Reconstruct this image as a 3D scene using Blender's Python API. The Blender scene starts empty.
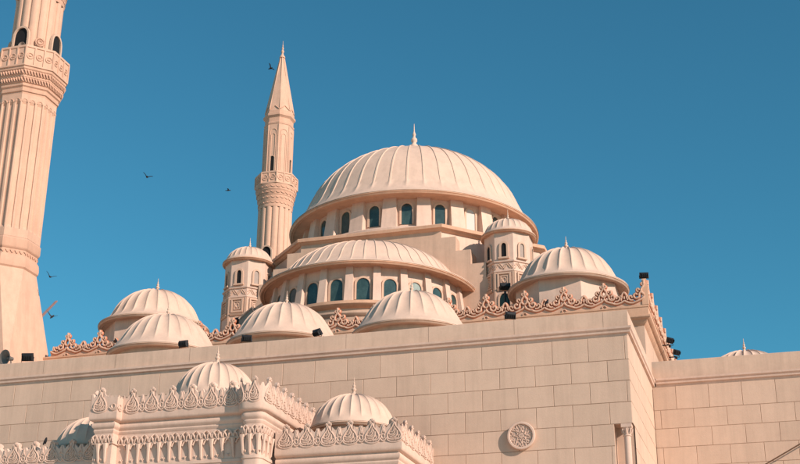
import bpy, math, random
from math import sin, cos, pi, radians, sqrt, atan2, hypot
random.seed(7)
S = bpy.context.scene
COL = S.collection
X0 = -20.8            # axis of symmetry of the mosque
GROUND = -1.7         # eye level is z = 0

# ------------------------------------------------------------------ materials
def mat(name, base, var=0.10, rough=0.85, streak=0.10, bump=0.15, bscale=30.0, spec=0.25, vcol=False, big=0.22, lines=None):
    m = bpy.data.materials.new(name); m.use_nodes = True
    nt = m.node_tree; N = nt.nodes; L = nt.links
    p = N['Principled BSDF']; p.inputs['Roughness'].default_value = rough
    p.inputs['Specular IOR Level'].default_value = spec
    geo = N.new('ShaderNodeNewGeometry')
    def noise(scale, detail, vec=None, rgh=0.6):
        n = N.new('ShaderNodeTexNoise'); n.inputs['Scale'].default_value = scale
        n.inputs['Detail'].default_value = detail; n.inputs['Roughness'].default_value = rgh
        L.new(vec or geo.outputs['Position'], n.inputs['Vector']); return n.outputs['Fac']
    def remap(src, lo, hi, a=0.3, b=0.7):
        r = N.new('ShaderNodeMapRange'); r.inputs[1].default_value = a; r.inputs[2].default_value = b
        r.inputs[3].default_value = lo; r.inputs[4].default_value = hi; L.new(src, r.inputs[0]); return r.outputs[0]
    def mul(a, b):
        x = N.new('ShaderNodeMath'); x.operation = 'MULTIPLY'; L.new(a, x.inputs[0]); L.new(b, x.inputs[1]); return x.outputs[0]
    f = mul(remap(noise(big, 5), 1-var, 1+var), remap(noise(2.3, 6), 1-var*0.7, 1+var*0.7))
    f = mul(f, remap(noise(14, 3), 1-var*0.4, 1+var*0.4))
    if streak:
        mp = N.new('ShaderNodeMapping'); mp.inputs['Scale'].default_value = (2.6, 2.6, 0.16)
        L.new(geo.outputs['Position'], mp.inputs['Vector'])
        f = mul(f, remap(noise(1.0, 6, mp.outputs[0], 0.7), 1-streak, 1.0, 0.32, 0.56))
    if vcol:
        at = N.new('ShaderNodeAttribute'); at.attribute_name = 'tone'; f = mul(f, at.outputs['Fac'])
    sc = N.new('ShaderNodeVectorMath'); sc.operation = 'SCALE'; sc.inputs[0].default_value = base
    L.new(f, sc.inputs['Scale']); L.new(sc.outputs[0], p.inputs['Base Color'])
    b = N.new('ShaderNodeBump'); b.inputs['Strength'].default_value = bump; b.inputs['Distance'].default_value = 0.02
    L.new(noise(bscale, 6), b.inputs['Height']); L.new(b.outputs[0], p.inputs['Normal'])
    return m
M = {}
M['stone'] = mat('ashlar_stone', (0.58, 0.41, 0.308), var=0.05, streak=0.10, vcol=True, bump=0.25)
M['grout'] = mat('grout', (0.31, 0.195, 0.135), var=0.15, streak=0)
M['plaster'] = mat('plaster', (0.6, 0.42, 0.315), var=0.07, streak=0.14)
M['cream'] = mat('cream_cast_stone', (0.635, 0.452, 0.358), var=0.08, streak=0.12)
M['hallwall'] = mat('hall_render', (0.57, 0.39, 0.288), var=0.07, streak=0.14)
M['dome'] = mat('dome_render', (0.63, 0.445, 0.343), var=0.055, streak=0.10, rough=0.75)
M['peach'] = mat('peach_paint', (0.6, 0.36, 0.24), var=0.10, streak=0.12)
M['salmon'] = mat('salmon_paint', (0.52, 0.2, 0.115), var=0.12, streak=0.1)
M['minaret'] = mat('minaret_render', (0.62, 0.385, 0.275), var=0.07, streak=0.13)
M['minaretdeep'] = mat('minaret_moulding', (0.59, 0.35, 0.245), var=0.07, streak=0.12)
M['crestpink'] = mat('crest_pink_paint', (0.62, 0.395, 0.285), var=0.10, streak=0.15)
M['frame'] = mat('window_surround', (0.58, 0.39, 0.285), var=0.06, streak=0.08)
M['black'] = mat('black_metal', (0.018, 0.018, 0.02), var=0.2, rough=0.5, streak=0)
M['greymetal'] = mat('grey_metal', (0.16, 0.14, 0.125), var=0.2, rough=0.5, streak=0)
M['horn'] = mat('horn_plastic', (0.30, 0.23, 0.19), var=0.1, rough=0.5, streak=0)
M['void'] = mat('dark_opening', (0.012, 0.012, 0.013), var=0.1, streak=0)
M['door'] = mat('dark_green_door', (0.010, 0.028, 0.028), var=0.2, rough=0.4, streak=0)
M['palepane'] = mat('pale_pane', (0.55, 0.50, 0.46), var=0.03, streak=0)  # flat pale tone for a single pane of the great dome
M['bird'] = mat('bird_feathers', (0.03, 0.03, 0.035), var=0.3, streak=0)
M['crane'] = mat('hazed_red_paint', (0.33, 0.20, 0.19), var=0.1, streak=0)  # distance haze is put into this muted red
M['cable'] = mat('brown_cable', (0.14, 0.075, 0.045), var=0.1, rough=0.6, streak=0)
M['wedgegrey'] = mat('wedge_grey', (0.30, 0.25, 0.21), var=0.12, streak=0.15)  # even grey for the wedge by the left turret
M['paving'] = mat('paving', (0.66, 0.55, 0.46), var=0.10, streak=0, big=0.05)
def glass_mat(name, base, rough):
    m = mat(name, base, var=0.35, rough=rough, streak=0, bump=0.0, spec=0.6, big=0.5)
    return m
M['glass'] = glass_mat('teal_glass', (0.035, 0.065, 0.062), 0.16)
M['glassreflect'] = glass_mat('painted_reflection_glass', (0.17, 0.22, 0.20), 0.6)  # bright reflection painted into the base colour of one pane
M['lens'] = glass_mat('lamp_lens', (0.03, 0.035, 0.04), 0.1)

# ------------------------------------------------------------------ mesh builder
class MB:
    def __init__(s): s.v = []; s.f = []; s.t = []; s.tone = 1.0
    def add(s, vs, fs):
        o = len(s.v); s.v += [tuple(p) for p in vs]
        for f in fs: s.f.append(tuple(i+o for i in f)); s.t.append(s.tone)
        return s
    def box(s, x0, x1, y0, y1, z0, z1):
        return s.add([(x0,y0,z0),(x1,y0,z0),(x1,y1,z0),(x0,y1,z0),(x0,y0,z1),(x1,y0,z1),(x1,y1,z1),(x0,y1,z1)],
              [(0,3,2,1),(4,5,6,7),(0,1,5,4),(1,2,6,5),(2,3,7,6),(3,0,4,7)])
    def obox(s, c, ax, ay, az, hx, hy, hz):     # oriented box
        vs = []
        for k in (-1, 1):
            for (i, j) in ((-1,-1),(1,-1),(1,1),(-1,1)):
                vs.append(tuple(c[q]+ax[q]*hx*i+ay[q]*hy*j+az[q]*hz*k for q in range(3)))
        return s.add(vs, [(0,3,2,1),(4,5,6,7),(0,1,5,4),(1,2,6,5),(2,3,7,6),(3,0,4,7)])
    def lathe(s, prof, n=32, c=(0,0,0), a0=0.0, a1=2*pi, phase=0.0, caps=True):
        full = abs(a1-a0-2*pi) < 1e-6; cols = n if full else n+1
        vs = []
        for r, z in prof:
            for j in range(cols):
                a = a0+(a1-a0)*j/n+phase; vs.append((c[0]+r*sin(a), c[1]-r*cos(a), c[2]+z))
        fs = []
        for i in range(len(prof)-1):
            for j in range(n):
                k = (j+1) % cols if full else j+1
                fs.append((i*cols+j, i*cols+k, (i+1)*cols+k, (i+1)*cols+j))
        if caps and full:
            fs.append(tuple(range(cols-1, -1, -1))); q = (len(prof)-1)*cols; fs.append(tuple(range(q, q+cols)))
        return s.add(vs, fs)
    def tube(s, pts, r, n=6, closed=False, flat=None):
        pts = [tuple(p) for p in pts]; m = len(pts); vs = []; fs = []
        up0 = None
        for i, p in enumerate(pts):
            a = pts[(i-1) % m] if (closed or i > 0) else p; b = pts[(i+1) % m] if (closed or i < m-1) else p
            t = [b[q]-a[q] for q in range(3)]; l = sqrt(sum(x*x for x in t)) or 1; t = [x/l for x in t]
            ref = (0,1,0) if abs(t[1]) < 0.9 else (1,0,0)
            e1 = (t[1]*ref[2]-t[2]*ref[1], t[2]*ref[0]-t[0]*ref[2], t[0]*ref[1]-t[1]*ref[0])
            l = sqrt(sum(x*x for x in e1)); e1 = [x/l for x in e1]
            e2 = (t[1]*e1[2]-t[2]*e1[1], t[2]*e1[0]-t[0]*e1[2], t[0]*e1[1]-t[1]*e1[0])
            rr = r[i] if isinstance(r, (list, tuple)) else r
            for k in range(n):
                w = 2*pi*k/n; vs.append(tuple(p[q]+rr*(cos(w)*e1[q]+sin(w)*e2[q]) for q in range(3)))
        seg = m if closed else m-1
        for i in range(seg):
            j = (i+1) % m
            for k in range(n): fs.append((i*n+k, i*n+(k+1) % n, j*n+(k+1) % n, j*n+k))
        if not closed: fs += [tuple(range(n-1, -1, -1)), tuple((m-1)*n+k for k in range(n))]
        return s.add(vs, fs)
    def loft(s, rings, closed=True, caps=True):
        n = len(rings[0]); vs = [p for r in rings for p in r]; fs = []
        for i in range(len(rings)-1):
            for k in range(n if closed else n-1):
                kk = (k+1) % n; fs.append((i*n+k, i*n+kk, (i+1)*n+kk, (i+1)*n+k))
        if caps and closed: fs += [tuple(range(n-1, -1, -1)), tuple((len(rings)-1)*n+k for k in range(n))]
        return s.add(vs, fs)
    def prism(s, poly, z0, z1):
        return s.loft([[(x, y, z0) for x, y in poly], [(x, y, z1) for x, y in poly]])
    def extrude(s, poly3, d):                   # planar outline pushed along d
        return s.loft([poly3, [tuple(p[q]+d[q] for q in range(3)) for p in poly3]])
    def build(s, name, m, parent=None, loc=(0,0,0), smooth=40):
        me = bpy.data.meshes.new(name); me.from_pydata(s.v, [], s.f); me.update()
        if any(t != 1.0 for t in s.t) or m is M['stone']:
            ca = me.color_attributes.new('tone', 'FLOAT_COLOR', 'CORNER'); i = 0
            for f, t in zip(s.f, s.t):
                for _ in f: ca.data[i].color = (t, t, t, 1); i += 1
        import bmesh
        bm = bmesh.new(); bm.from_mesh(me); bmesh.ops.recalc_face_normals(bm, faces=bm.faces); bm.to_mesh(me); bm.free()
        me.materials.append(m)
        if smooth:
            me.polygons.foreach_set('use_smooth', [True]*len(me.polygons)); me.set_sharp_from_angle(angle=radians(smooth))
        o = bpy.data.objects.new(name, me); COL.objects.link(o)
        o.parent = parent; o.location = loc
        return o
def tag(o, label, cat, group=None, kind=None):
    if label: o['label'] = label
    if cat: o['category'] = cat
    if group: o['group'] = group
    if kind: o['kind'] = kind
    return o
def thing(name, label, cat, loc=(0,0,0), rot=(0,0,0), group=None):
    o = bpy.data.objects.new(name, None); COL.objects.link(o); o.location = loc; o.rotation_euler = rot
    o.empty_display_size = 0.3
    return tag(o, label, cat, group)
def dup(root, loc, label, rot=None):
    def cp(o, par):
        c = o.copy(); COL.objects.link(c); c.parent = par
        for ch in o.children: cp(ch, c)
        return c
    r = cp(root, None); r.location = loc; r['label'] = label
    if rot: r.rotation_euler = rot
    return r
def rotz(p, a):   # a measured from -Y towards +X, local front is -Y
    return (p[0]*cos(a)-p[1]*sin(a), p[0]*sin(a)+p[1]*cos(a), p[2])

# ------------------------------------------------------------------ shared shapes
def arch_pts(w, h, n=10, pointed=False, grow=0.0):
    """outline of an arched opening in (u, v), base at v=0, total height h"""
    hw = w/2+grow; top = h+grow
    pts = [(-hw, -grow*0.0), (hw, 0)]
    if pointed:
        sp = top-hw*1.5
        for i in range(n+1):
            t = i/n; a = t*pi
            x = hw*cos(a); y = sp+hw*1.5*(sin(a)**0.8 if sin(a) > 0 else 0)*(1-0.12*(1-abs(cos(a)))*0)
            pts.append((x, y))
    else:
        sp = top-hw
        for i in range(n+1):
            a = pi*i/n; pts.append((hw*cos(a), sp+hw*sin(a)))
    return pts
def window(parent, ang, r, z, w, h, mglass, frame_w=0.10, frame_d=0.12, pointed=False, sill=True, label=None, name='window', back=0.0):
    """arched window on a wall facing direction ang at distance r from the thing's axis"""
    inn = arch_pts(w, h, 10, pointed); out = arch_pts(w, h, 10, pointed, frame_w)
    P = lambda u, d, v: rotz((u, -(r+d), z+v), ang)
    f = MB()
    a = [P(u, -0.06, v) for u, v in out]; b = [P(u, frame_d, v) for u, v in out]
    c = [P(u, frame_d, v) for u, v in inn]; d = [P(u, -0.06, v) for u, v in inn]
    n = len(a); f.add(a+b+c+d, [])
    o = len(f.v)-4*n
    for k in range(n):
        kk = (k+1) % n
        if k == 0: continue
        for i in range(3): f.f.append((o+i*n+k, o+i*n+kk, o+(i+1)*n+kk, o+(i+1)*n+k)); f.t.append(1.0)
    fr = f.build(name, M['frame'], parent, smooth=30)
    if label: fr['label'] = label
    g = MB(); g.loft([[P(u, -0.10, v) for u, v in inn], [P(u, back+0.015, v) for u, v in inn]])
    g.build('pane', mglass, fr, smooth=0)
    if sill:
        s_ = MB(); s_.loft([[P(-w/2-frame_w*1.4, -0.05, -0.09), P(w/2+frame_w*1.4, -0.05, -0.09), P(w/2+frame_w*1.4, frame_d+0.05, -0.09), P(-w/2-frame_w*1.4, frame_d+0.05, -0.09)],
                           [P(-w/2-frame_w*1.4, -0.05, 0.0), P(w/2+frame_w*1.4, -0.05, 0.0), P(w/2+frame_w*1.4, frame_d+0.05, 0.0), P(-w/2-frame_w*1.4, frame_d+0.05, 0.0)]])
        s_.build('sill', M['frame'], fr, smooth=0)
    return fr

def dome_profile(a, b, re, ze, flare=0.12, n=18, t0=0.30):
    """eave edge -> apex. The shell flares out to the eave rim."""
    pts = []
    ra, za = a*cos(t0), flare+b*sin(t0)
    # quadratic blend from rim to ellipse
    dr, dz = -a*sin(t0), b*cos(t0)
    k = (za-0.06)/max(dz, 1e-6)*0.75
    cx, cz = ra-dr*k, za-dz*k
    cz = max(cz, 0.06)
    pts.append((re, 0.0)); 
    for i in range(7):
        t = i/7; pts.append(((1-t)**2*(re-0.015)+2*t*(1-t)*cx+t*t*ra, (1-t)**2*0.045+2*t*(1-t)*cz+t*t*za))
    for i in range(n+1):
        t = t0+(pi/2-t0)*(i/n)**0.92; pts.append((max(a*cos(t), 0.0), flare+b*sin(t)))
    pts[-1] = (0.02, pts[-1][1])
    return [(r, z+ze) for r, z in pts]
def shell(prof, pitch_n, section, depth, phase=0.0, a0=0.0, a1=2*pi):
    """ribbed shell: section = [(fraction of pitch, relief -1..1)]"""
    mb = MB(); full = abs(a1-a0-2*pi) < 1e-6
    npitch = pitch_n if full else int(round(pitch_n*(a1-a0)/(2*pi)))
    angs = []
    for k in range(npitch):
        for fr, h in section: angs.append((a0+phase+(k+fr)*2*pi/pitch_n, h))
    if not full: angs.append((a0+phase+npitch*2*pi/pitch_n, section[0][1]))
    n = len(angs); rings = []
    R = prof[0][0]
    for i, (r, z) in enumerate(prof):
        p0 = prof[max(i-1, 0)]; p1 = prof[min(i+1, len(prof)-1)]
        tr, tz = p1[0]-p0[0], p1[1]-p0[1]; l = hypot(tr, tz) or 1; nr, nz = tz/l, -tr/l
        s_ = min(1.0, max(0.0, (i-3)/4.0)) * min(1.0, r/(0.30*R))
        rings.append([((r+nr*h*depth*s_)*sin(a), -(r+nr*h*depth*s_)*cos(a), z+nz*h*depth*s_) for a, h in angs])
    mb.loft(rings, closed=full, caps=False)
    return mb
SEAM = [(0.0, 1), (0.04, 1), (0.065, 0.05), (0.29, -0.12), (0.5, -0.16), (0.71, -0.12), (0.935, 0.05), (0.96, 1)]
FLUTE = [(0.0, 0.8), (0.04, 0.7), (0.07, 0.3)] + [(f, 0.3-0.95*sin(pi*(f-0.07)/0.86)**0.8) for f in (0.15, 0.26, 0.38, 0.5, 0.62, 0.74, 0.85)] + [(0.93, 0.3), (0.96, 0.7)]
def finial(parent, z, h, r, m=None, spike=0.4):
    """bulb, beads and spike"""
    p = [(r*1.9, -0.06*h), (r*1.7, 0.03*h), (r*1.05, 0.10*h), (r*0.7, 0.18*h), (r*0.55, 0.26*h), (r*0.95, 0.31*h), (r*1.0, 0.37*h), (r*0.5, 0.43*h), (r*0.42, 0.47*h),
         (r*0.68, 0.51*h), (r*0.62, 0.57*h), (r*0.3, 0.61*h), (r*0.26, 0.66*h), (r*0.4, 0.69*h), (r*0.28, 0.73*h), (r*0.14, 0.78*h), (r*0.05, h)]
    mb = MB(); mb.lathe([(max(a, 0.012), b) for a, b in p], 14, (0, 0, z))
    return mb.build('finial', m or M['cream'], parent, smooth=60)

def eave_ring(parent, rd, re, ze, th, m, n=96, a0=0.0, a1=2*pi):
    p = [(rd-0.15, -th*0.75), (rd+0.04, -th*0.75), (rd+0.08, -th*0.62), (re-0.24, -th*0.66), (re-0.20, -th*0.95), (re-0.15, -th*0.85), (re-0.10, -th), (re-0.03, -th*0.95), (re+0.02, -th*0.55), (re-0.02, -th*0.42), (re+0.03, -th*0.3), (re+0.02, -0.004), (re-0.5, -0.004)]
    mb = MB(); mb.lathe(p, n, (0, 0, ze), a0, a1, caps=False)
    return mb.build('eave', m, parent, smooth=35)

# ------------------------------------------------------------------ sweeps along plan paths
class Path:
    """plan polyline; outward normal is to the right of travel"""
    def __init__(s, pts):
        s.p = pts; s.n = []; s.s = [0.0]
        for i in range(len(pts)-1): s.s.append(s.s[-1]+hypot(pts[i+1][0]-pts[i][0], pts[i+1][1]-pts[i][1]))
        for i in range(len(pts)):
            ns = []
            for j in (i-1, i):
                if 0 <= j < len(pts)-1:
                    dx, dy = pts[j+1][0]-pts[j][0], pts[j+1][1]-pts[j][1]; l = hypot(dx, dy); ns.append((dy/l, -dx/l))
            if len(ns) == 1: s.n.append(ns[0])
            else:
                mx, my = ns[0][0]+ns[1][0], ns[0][1]+ns[1][1]; d = 1+ns[0][0]*ns[1][0]+ns[0][1]*ns[1][1]
                s.n.append((mx/max(d, 0.2), my/max(d, 0.2)))
        s.L = s.s[-1]
    def at(s, u, d, z):
        u = min(max(u, 0), s.L-1e-6); i = 0
        while i < len(s.p)-2 and s.s[i+1] <= u: i += 1
        t = (u-s.s[i])/(s.s[i+1]-s.s[i])
        x = s.p[i][0]*(1-t)+s.p[i+1][0]*t; y = s.p[i][1]*(1-t)+s.p[i+1][1]*t
        nx = s.n[i][0]*(1-t)+s.n[i+1][0]*t; ny = s.n[i][1]*(1-t)+s.n[i+1][1]*t
        return (x+nx*d, y+ny*d, z)
    def sweep(s, prof, mb=None):
        mb = mb or MB()
        rings = [[(p[0]+n[0]*d, p[1]+n[1]*d, z) for p, n in zip(s.p, s.n)] for d, z in prof]
        mb.loft(rings, closed=False, caps=False); return mb
def rounded(pts, rad, n=6):
    """round given corners: rad is dict index->radius"""
    out = []
    for i, p in enumerate(pts):
        if i in rad:
            a, b = pts[i-1], pts[i+1]; r = rad[i]
            da = hypot(a[0]-p[0], a[1]-p[1]); db = hypot(b[0]-p[0], b[1]-p[1])
            p0 = (p[0]+(a[0]-p[0])*r/da, p[1]+(a[1]-p[1])*r/da); p2 = (p[0]+(b[0]-p[0])*r/db, p[1]+(b[1]-p[1])*r/db)
            for k in range(n+1):
                # true arc for right angles
                t = k/n; w = sin(t*pi/2); v = cos(t*pi/2)
                c = (p0[0]+p2[0]-p[0], p0[1]+p2[1]-p[1])
                out.append((c[0]+(p0[0]-c[0])*v+(p2[0]-c[0])*w, c[1]+(p0[1]-c[1])*v+(p2[1]-c[1])*w))
        else: out.append(p)
    return out
def smooth_curve(ctrl, n=5, closed=False):
    """Catmull-Rom through control points"""
    m = len(ctrl); out = []
    rng = range(m if closed else m-1)
    g = (lambda i: ctrl[i % m]) if closed else (lambda i: ctrl[min(max(i, 0), m-1)])
    for i in rng:
        p0, p1, p2, p3 = g(i-1), g(i), g(i+1), g(i+2)
        for k in range(n):
            t = k/n
            out.append(tuple(0.5*((2*p1[q])+(-p0[q]+p2[q])*t+(2*p0[q]-5*p1[q]+4*p2[q]-p3[q])*t*t+(-p0[q]+3*p1[q]-3*p2[q]+p3[q])*t**3) for q in range(len(p1))))
    if not closed: out.append(tuple(ctrl[-1]))
    return out

# palmette crest of the portal (solid, carved)
def palmette_crest(path, z, h, pitch, d0, name, m, parent, u0=0.0, u1=None):
    u1 = path.L if u1 is None else u1
    n = max(1, int(round((u1-u0)/pitch))); w = (u1-u0)/n
    mb = MB()
    H = [(-0.5, 0.72), (-0.455, 0.75), (-0.42, 0.70), (-0.385, 0.62), (-0.34, 0.58), (-0.30, 0.62), (-0.24, 0.68), (-0.17, 0.74), (-0.125, 0.79), (-0.15, 0.86), (-0.13, 0.93), (-0.07, 0.95), (-0.05, 0.99), (0, 1.01),
         (0.05, 0.99), (0.07, 0.95), (0.13, 0.93), (0.15, 0.86), (0.125, 0.79), (0.17, 0.74), (0.24, 0.68), (0.30, 0.62), (0.34, 0.58), (0.385, 0.62), (0.42, 0.70), (0.455, 0.75)]
    for k in range(n):
        c = u0+(k+0.5)*w
        A = lambda u, d, v: path.at(c+u*w, d0+d, z+v*h)
        # plate
        hs = H+[(0.5, 0.72)]
        rings = [[A(u, 0, -0.02) for u, v in hs], [A(u, 0, v) for u, v in hs], [A(u, -0.11, v) for u, v in hs], [A(u, -0.11, -0.02) for u, v in hs]]
        mb.loft(rings, closed=False, caps=False)
        def T(ctrl, r, sm=4, d=0.015, closed=False):
            pts = smooth_curve(ctrl, sm, closed); mb.tube([A(u, d, v) for u, v in pts], r*h*0.9, 5, closed)
        # ogee outline
        T([(-0.02, 0.06), (-0.26, 0.11), (-0.31, 0.28), (-0.20, 0.47), (-0.07, 0.63), (0, 0.80)], 0.034)
        T([(0.02, 0.06), (0.26, 0.11), (0.31, 0.28), (0.20, 0.47), (0.07, 0.63), (0, 0.80)], 0.034)
        # swirling leaves inside, all leaning one way
        T([(-0.25, 0.30), (-0.13, 0.26), (0.0, 0.34), (0.06, 0.54)], 0.030)
        T([(-0.19, 0.16), (-0.02, 0.15), (0.12, 0.25), (0.14, 0.44)], 0.032)
        T([(0.02, 0.09), (0.15, 0.12), (0.24, 0.26)], 0.028)
        T([(-0.10, 0.21), (0.03, 0.24), (0.10, 0.36), (0.09, 0.5)], 0.02); T([(-0.23, 0.22), (-0.1, 0.2), (0.04, 0.28)], 0.02)
        T([(-0.14, 0.38), (-0.06, 0.40), (-0.01, 0.50), (-0.0, 0.62)], 0.026)
        # scalloped border under the leaf
        T([(-0.36, 0.16), (-0.28, 0.03), (-0.10, -0.03), (0.10, -0.03), (0.28, 0.03), (0.36, 0.16)], 0.036, d=0.02)
        # linking scroll between two leaves
        T([(0.36, 0.16), (0.42, 0.06), (0.5, 0.03), (0.58, 0.06), (0.64, 0.16)], 0.032, d=0.02) if k < n-1 else None
        if k < n-1:
            T([(0.50+0.085*cos(t*pi/4), 0.22+0.09*sin(t*pi/4)) for t in range(8)], 0.028, 2, closed=True)
            T([(0.41, 0.36), (0.46, 0.50), (0.5, 0.68), (0.54, 0.50), (0.59, 0.36)], 0.026, 3); T([(0.5, 0.40), (0.5, 0.56)], 0.03, 1)
        # trefoil tip
        for (u, v, r) in ((0, 0.935, 0.055), (-0.09, 0.87, 0.05), (0.09, 0.87, 0.05)):
            T([(u+r*0.6*cos(t*pi/3)/w*h, v+r*0.6*sin(t*pi/3)) for t in range(6)], r*0.62, 1, d=0.01, closed=True)
    return mb.build(name, m, parent, smooth=50)

# openwork crest of the hall
def scroll_crest(path, z, pitch, parent, name='crest', centres=None):
    back = MB(); front = MB()
    def unit(c):
        A = lambda u, d, v: path.at(c+u, d, z+v)
        def T(ctrl, r, sm=4, closed=False):
            pts = smooth_curve(ctrl, sm, closed)
            back.tube([A(u, -0.03, v) for u, v in pts], r*1.85, 6, closed)
            front.tube([A(u, 0.045, v) for u, v in pts], r*1.02, 6, closed)
        q = pitch/2
        for s_ in ((-1,) if c > path.L-0.3 else (1,) if c < 0.3 else (-1, 1)):
            # base scallops
            T([(0, 0.36), (s_*0.10, 0.24), (s_*0.24, 0.17), (s_*0.42, 0.10), (s_*0.56, 0.06), (s_*0.74, 0.10), (s_*q, 0.20)], 0.050)
            # C scrolls
            T([(s_*0.10, 0.62), (s_*0.22, 0.48), (s_*0.24, 0.34), (s_*0.36, 0.26), (s_*0.47, 0.33), (s_*0.47, 0.45), (s_*0.38, 0.50), (s_*0.33, 0.42)], 0.045)
            T([(s_*0.50, 0.20), (s_*0.62, 0.20), (s_*0.72, 0.30), (s_*0.68, 0.40), (s_*0.58, 0.38), (s_*0.57, 0.30)], 0.042)
            # heart of the tall fleur
            T([(0, 0.44), (s_*0.12, 0.54), (s_*0.13, 0.68), (s_*0.05, 0.80), (0, 0.92)], 0.046)
            T([(s_*0.26, 0.56), (s_*0.34, 0.62), (s_*0.33, 0.72), (s_*0.25, 0.72), (s_*0.22, 0.64)], 0.036, 3)
            T([(s_*0.76, 0.22), (s_*0.80, 0.34), (s_*0.76, 0.46)], 0.036, 3)
            T([(s_*0.02, 0.92), (s_*0.10, 0.90), (s_*0.115, 0.98), (s_*0.05, 1.0)], 0.038)
        T([(0, 0.92), (0, 1.02), (0, 1.13)], 0.05, 2)
        if c > path.L-0.3 or c < 0.3: return
        # small fleur between the tall ones
        T([(q-0.10, 0.34), (q-0.11, 0.44), (q, 0.60), (q+0.11, 0.44), (q+0.10, 0.34)], 0.040)
        T([(q, 0.28), (q, 0.40)], 0.035, 1)
        # little arch in the base
        T([(-0.10, -0.06), (-0.05, 0.02), (0.05, 0.02), (0.10, -0.06)], 0.030, 3)
    for c in centres: unit(c)
    # continuous low web that carries the scrolls
    U = sorted(centres); a, b = max(0, U[0]-pitch/2), min(path.L, U[-1]+pitch/2)
    n = int((b-a)/0.12); web = []
    for k in range(n+1):
        u = a+(b-a)*k/n; ph = ((u-U[0]) / pitch) % 1.0; ph = min(ph, 1-ph)
        web.append((u, 0.10+0.20*max(0, 1-ph*5)+0.10*max(0, (ph-0.40)*10)))
    front.loft([[path.at(u, 0.0, z-0.12) for u, v in web], [path.at(u, 0.0, z+v) for u, v in web], [path.at(u, -0.10, z+v) for u, v in web], [path.at(u, -0.10, z-0.12) for u, v in web]], closed=False, caps=False)
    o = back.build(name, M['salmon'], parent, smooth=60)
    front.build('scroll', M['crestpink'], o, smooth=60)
    return o

# ------------------------------------------------------------------ ground
g = MB(); g.add([(-1500,-1500,GROUND),(1500,-1500,GROUND),(1500,1500,GROUND),(-1500,1500,GROUND)], [(0,1,2,3)])
tag(g.build('ground', M['paving'], smooth=0), 'pale paved plaza around the mosque', 'ground', kind='structure')

# ------------------------------------------------------------------ ashlar walls
JOINTS = [10.44+0.795*k for k in range(-15, 6)]     # course lines (one falls on 10.44)
def ashlar(mb, gr, org, ud, nd, u0, u1, phase, z_top, z_bot, clip=None, proud=0.016, gap=0.017):
    """blocks proud of a grout sheet; org/ud/nd in plan"""
    P = lambda u, d, z: (org[0]+ud[0]*u+nd[0]*d, org[1]+ud[1]*u+nd[1]*d, z)
    rows = [z for z in JOINTS if z < z_top-0.35]+[z_top]
    for ri in range(len(rows)-1):
        za, zb = rows[ri], rows[ri+1]
        if zb <= z_bot: continue
        ua, ub = u0, u1
        if clip: ua, ub = clip(za, zb, u0, u1)
        ph = phase+(0.674 if ri % 2 else 0.0)
        k0 = math.floor((ua-ph)/1.348); edges = [ua]
        e = ph+(k0+1)*1.348
        while e < ub-0.03:
            if e > ua+0.03: edges.append(e)
            e += 1.348
        edges.append(ub)
        for a, b in zip(edges[:-1], edges[1:]):
            ga = gap/2 if a > ua+1e-6 else 0; gb = gap/2 if b < ub-1e-6 else 0
            mb.tone = random.choice((0.955, 0.98, 1.0, 1.0, 1.015, 1.03)) * random.uniform(0.98, 1.02)
            jz = random.uniform(-0.002, 0.002)
            x0, x1, y0, y1 = a+ga, b-gb, za+gap/2, zb-gap/2; bev = 0.008; pr = proud+random.uniform(-0.004, 0.003)
            vs = [P(x0, 0, y0), P(x1, 0, y0), P(x1, 0, y1), P(x0, 0, y1), P(x0, pr-bev, y0), P(x1, pr-bev, y0), P(x1, pr-bev, y1), P(x0, pr-bev, y1),
                  P(x0+bev, pr, y0+bev), P(x1-bev, pr, y0+bev), P(x1-bev, pr+jz, y1-bev), P(x0+bev, pr+jz, y1-bev)]
            mb.add(vs, [(0,1,5,4),(1,2,6,5),(2,3,7,6),(3,0,4,7),(4,5,9,8),(5,6,10,9),(6,7,11,10),(7,4,8,11),(8,9,10,11)])
        gr.add([P(ua, 0.004, za), P(ub, 0.004, za), P(ub, 0.004, zb), P(ua, 0.004, zb)], [(0,1,2,3)])
    mb.tone = 1.0

# ---- gallery wall: long front, return face on the right
WX, WY, WB = -5.23, 46.0, 53.9
gw = thing('gallery_wall', 'long beige stone block wall with plain parapet behind the carved portal, medallion near its right end', 'wall', (WX-20, WY, GROUND))
GL = (-(WX-20), -WY, -GROUND)     # children are authored in scene metres
bl = MB(); gr = MB()
NZ = 11.235
def clip_front(za, zb, u0, u1): return (u0, -5.9) if zb <= NZ+0.02 else (u0, u1)
ashlar(bl, gr, (0, WY), (1, 0), (0, -1), -60.0, WX, -10.07, 14.62, GROUND, clip_front)
def clip_side(za, zb, u0, u1): return (WY+0.62, u1) if zb <= NZ+0.02 else (u0, u1)
ashlar(bl, gr, (WX, 0), (0, 1), (1, 0), WY, WB-0.03, 46.3, 14.62, GROUND, clip_side)
bl.build('block_face', M['stone'], gw, GL, smooth=0)
gr.build('grout_face', M['grout'], gw, GL, smooth=0)
core = MB()
core.box(-60, WX-0.95, WY+0.03, WY+0.9, GROUND, 15.2)
core.box(WX-0.95, WX-0.03, WY+0.65, WB+0.4, GROUND, 15.2)
core.box(-5.9-0.02, WX-0.03, WY+0.03, WY+0.65, NZ, 15.2); core.box(-6.2, -5.9, WY+0.03, WY+0.65, GROUND, NZ)
core.box(-60, WX-0.95, WY+0.9, 56.0, 14.6, 15.0)          # gallery roof
core.build('wall_core', M['plaster'], gw, GL, smooth=0)
pp = Path([(-60, WY), (WX, WY), (WX, WB)])
cp = [(0.0, 14.50), (0.028, 14.56), (0.035, 14.615), (0.12, 14.635), (0.135, 14.70), (0.10, 14.715), (0.12, 14.74), (0.17, 14.78), (0.18, 14.86), (0.06, 14.885), (0.06, 14.89)]
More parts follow.
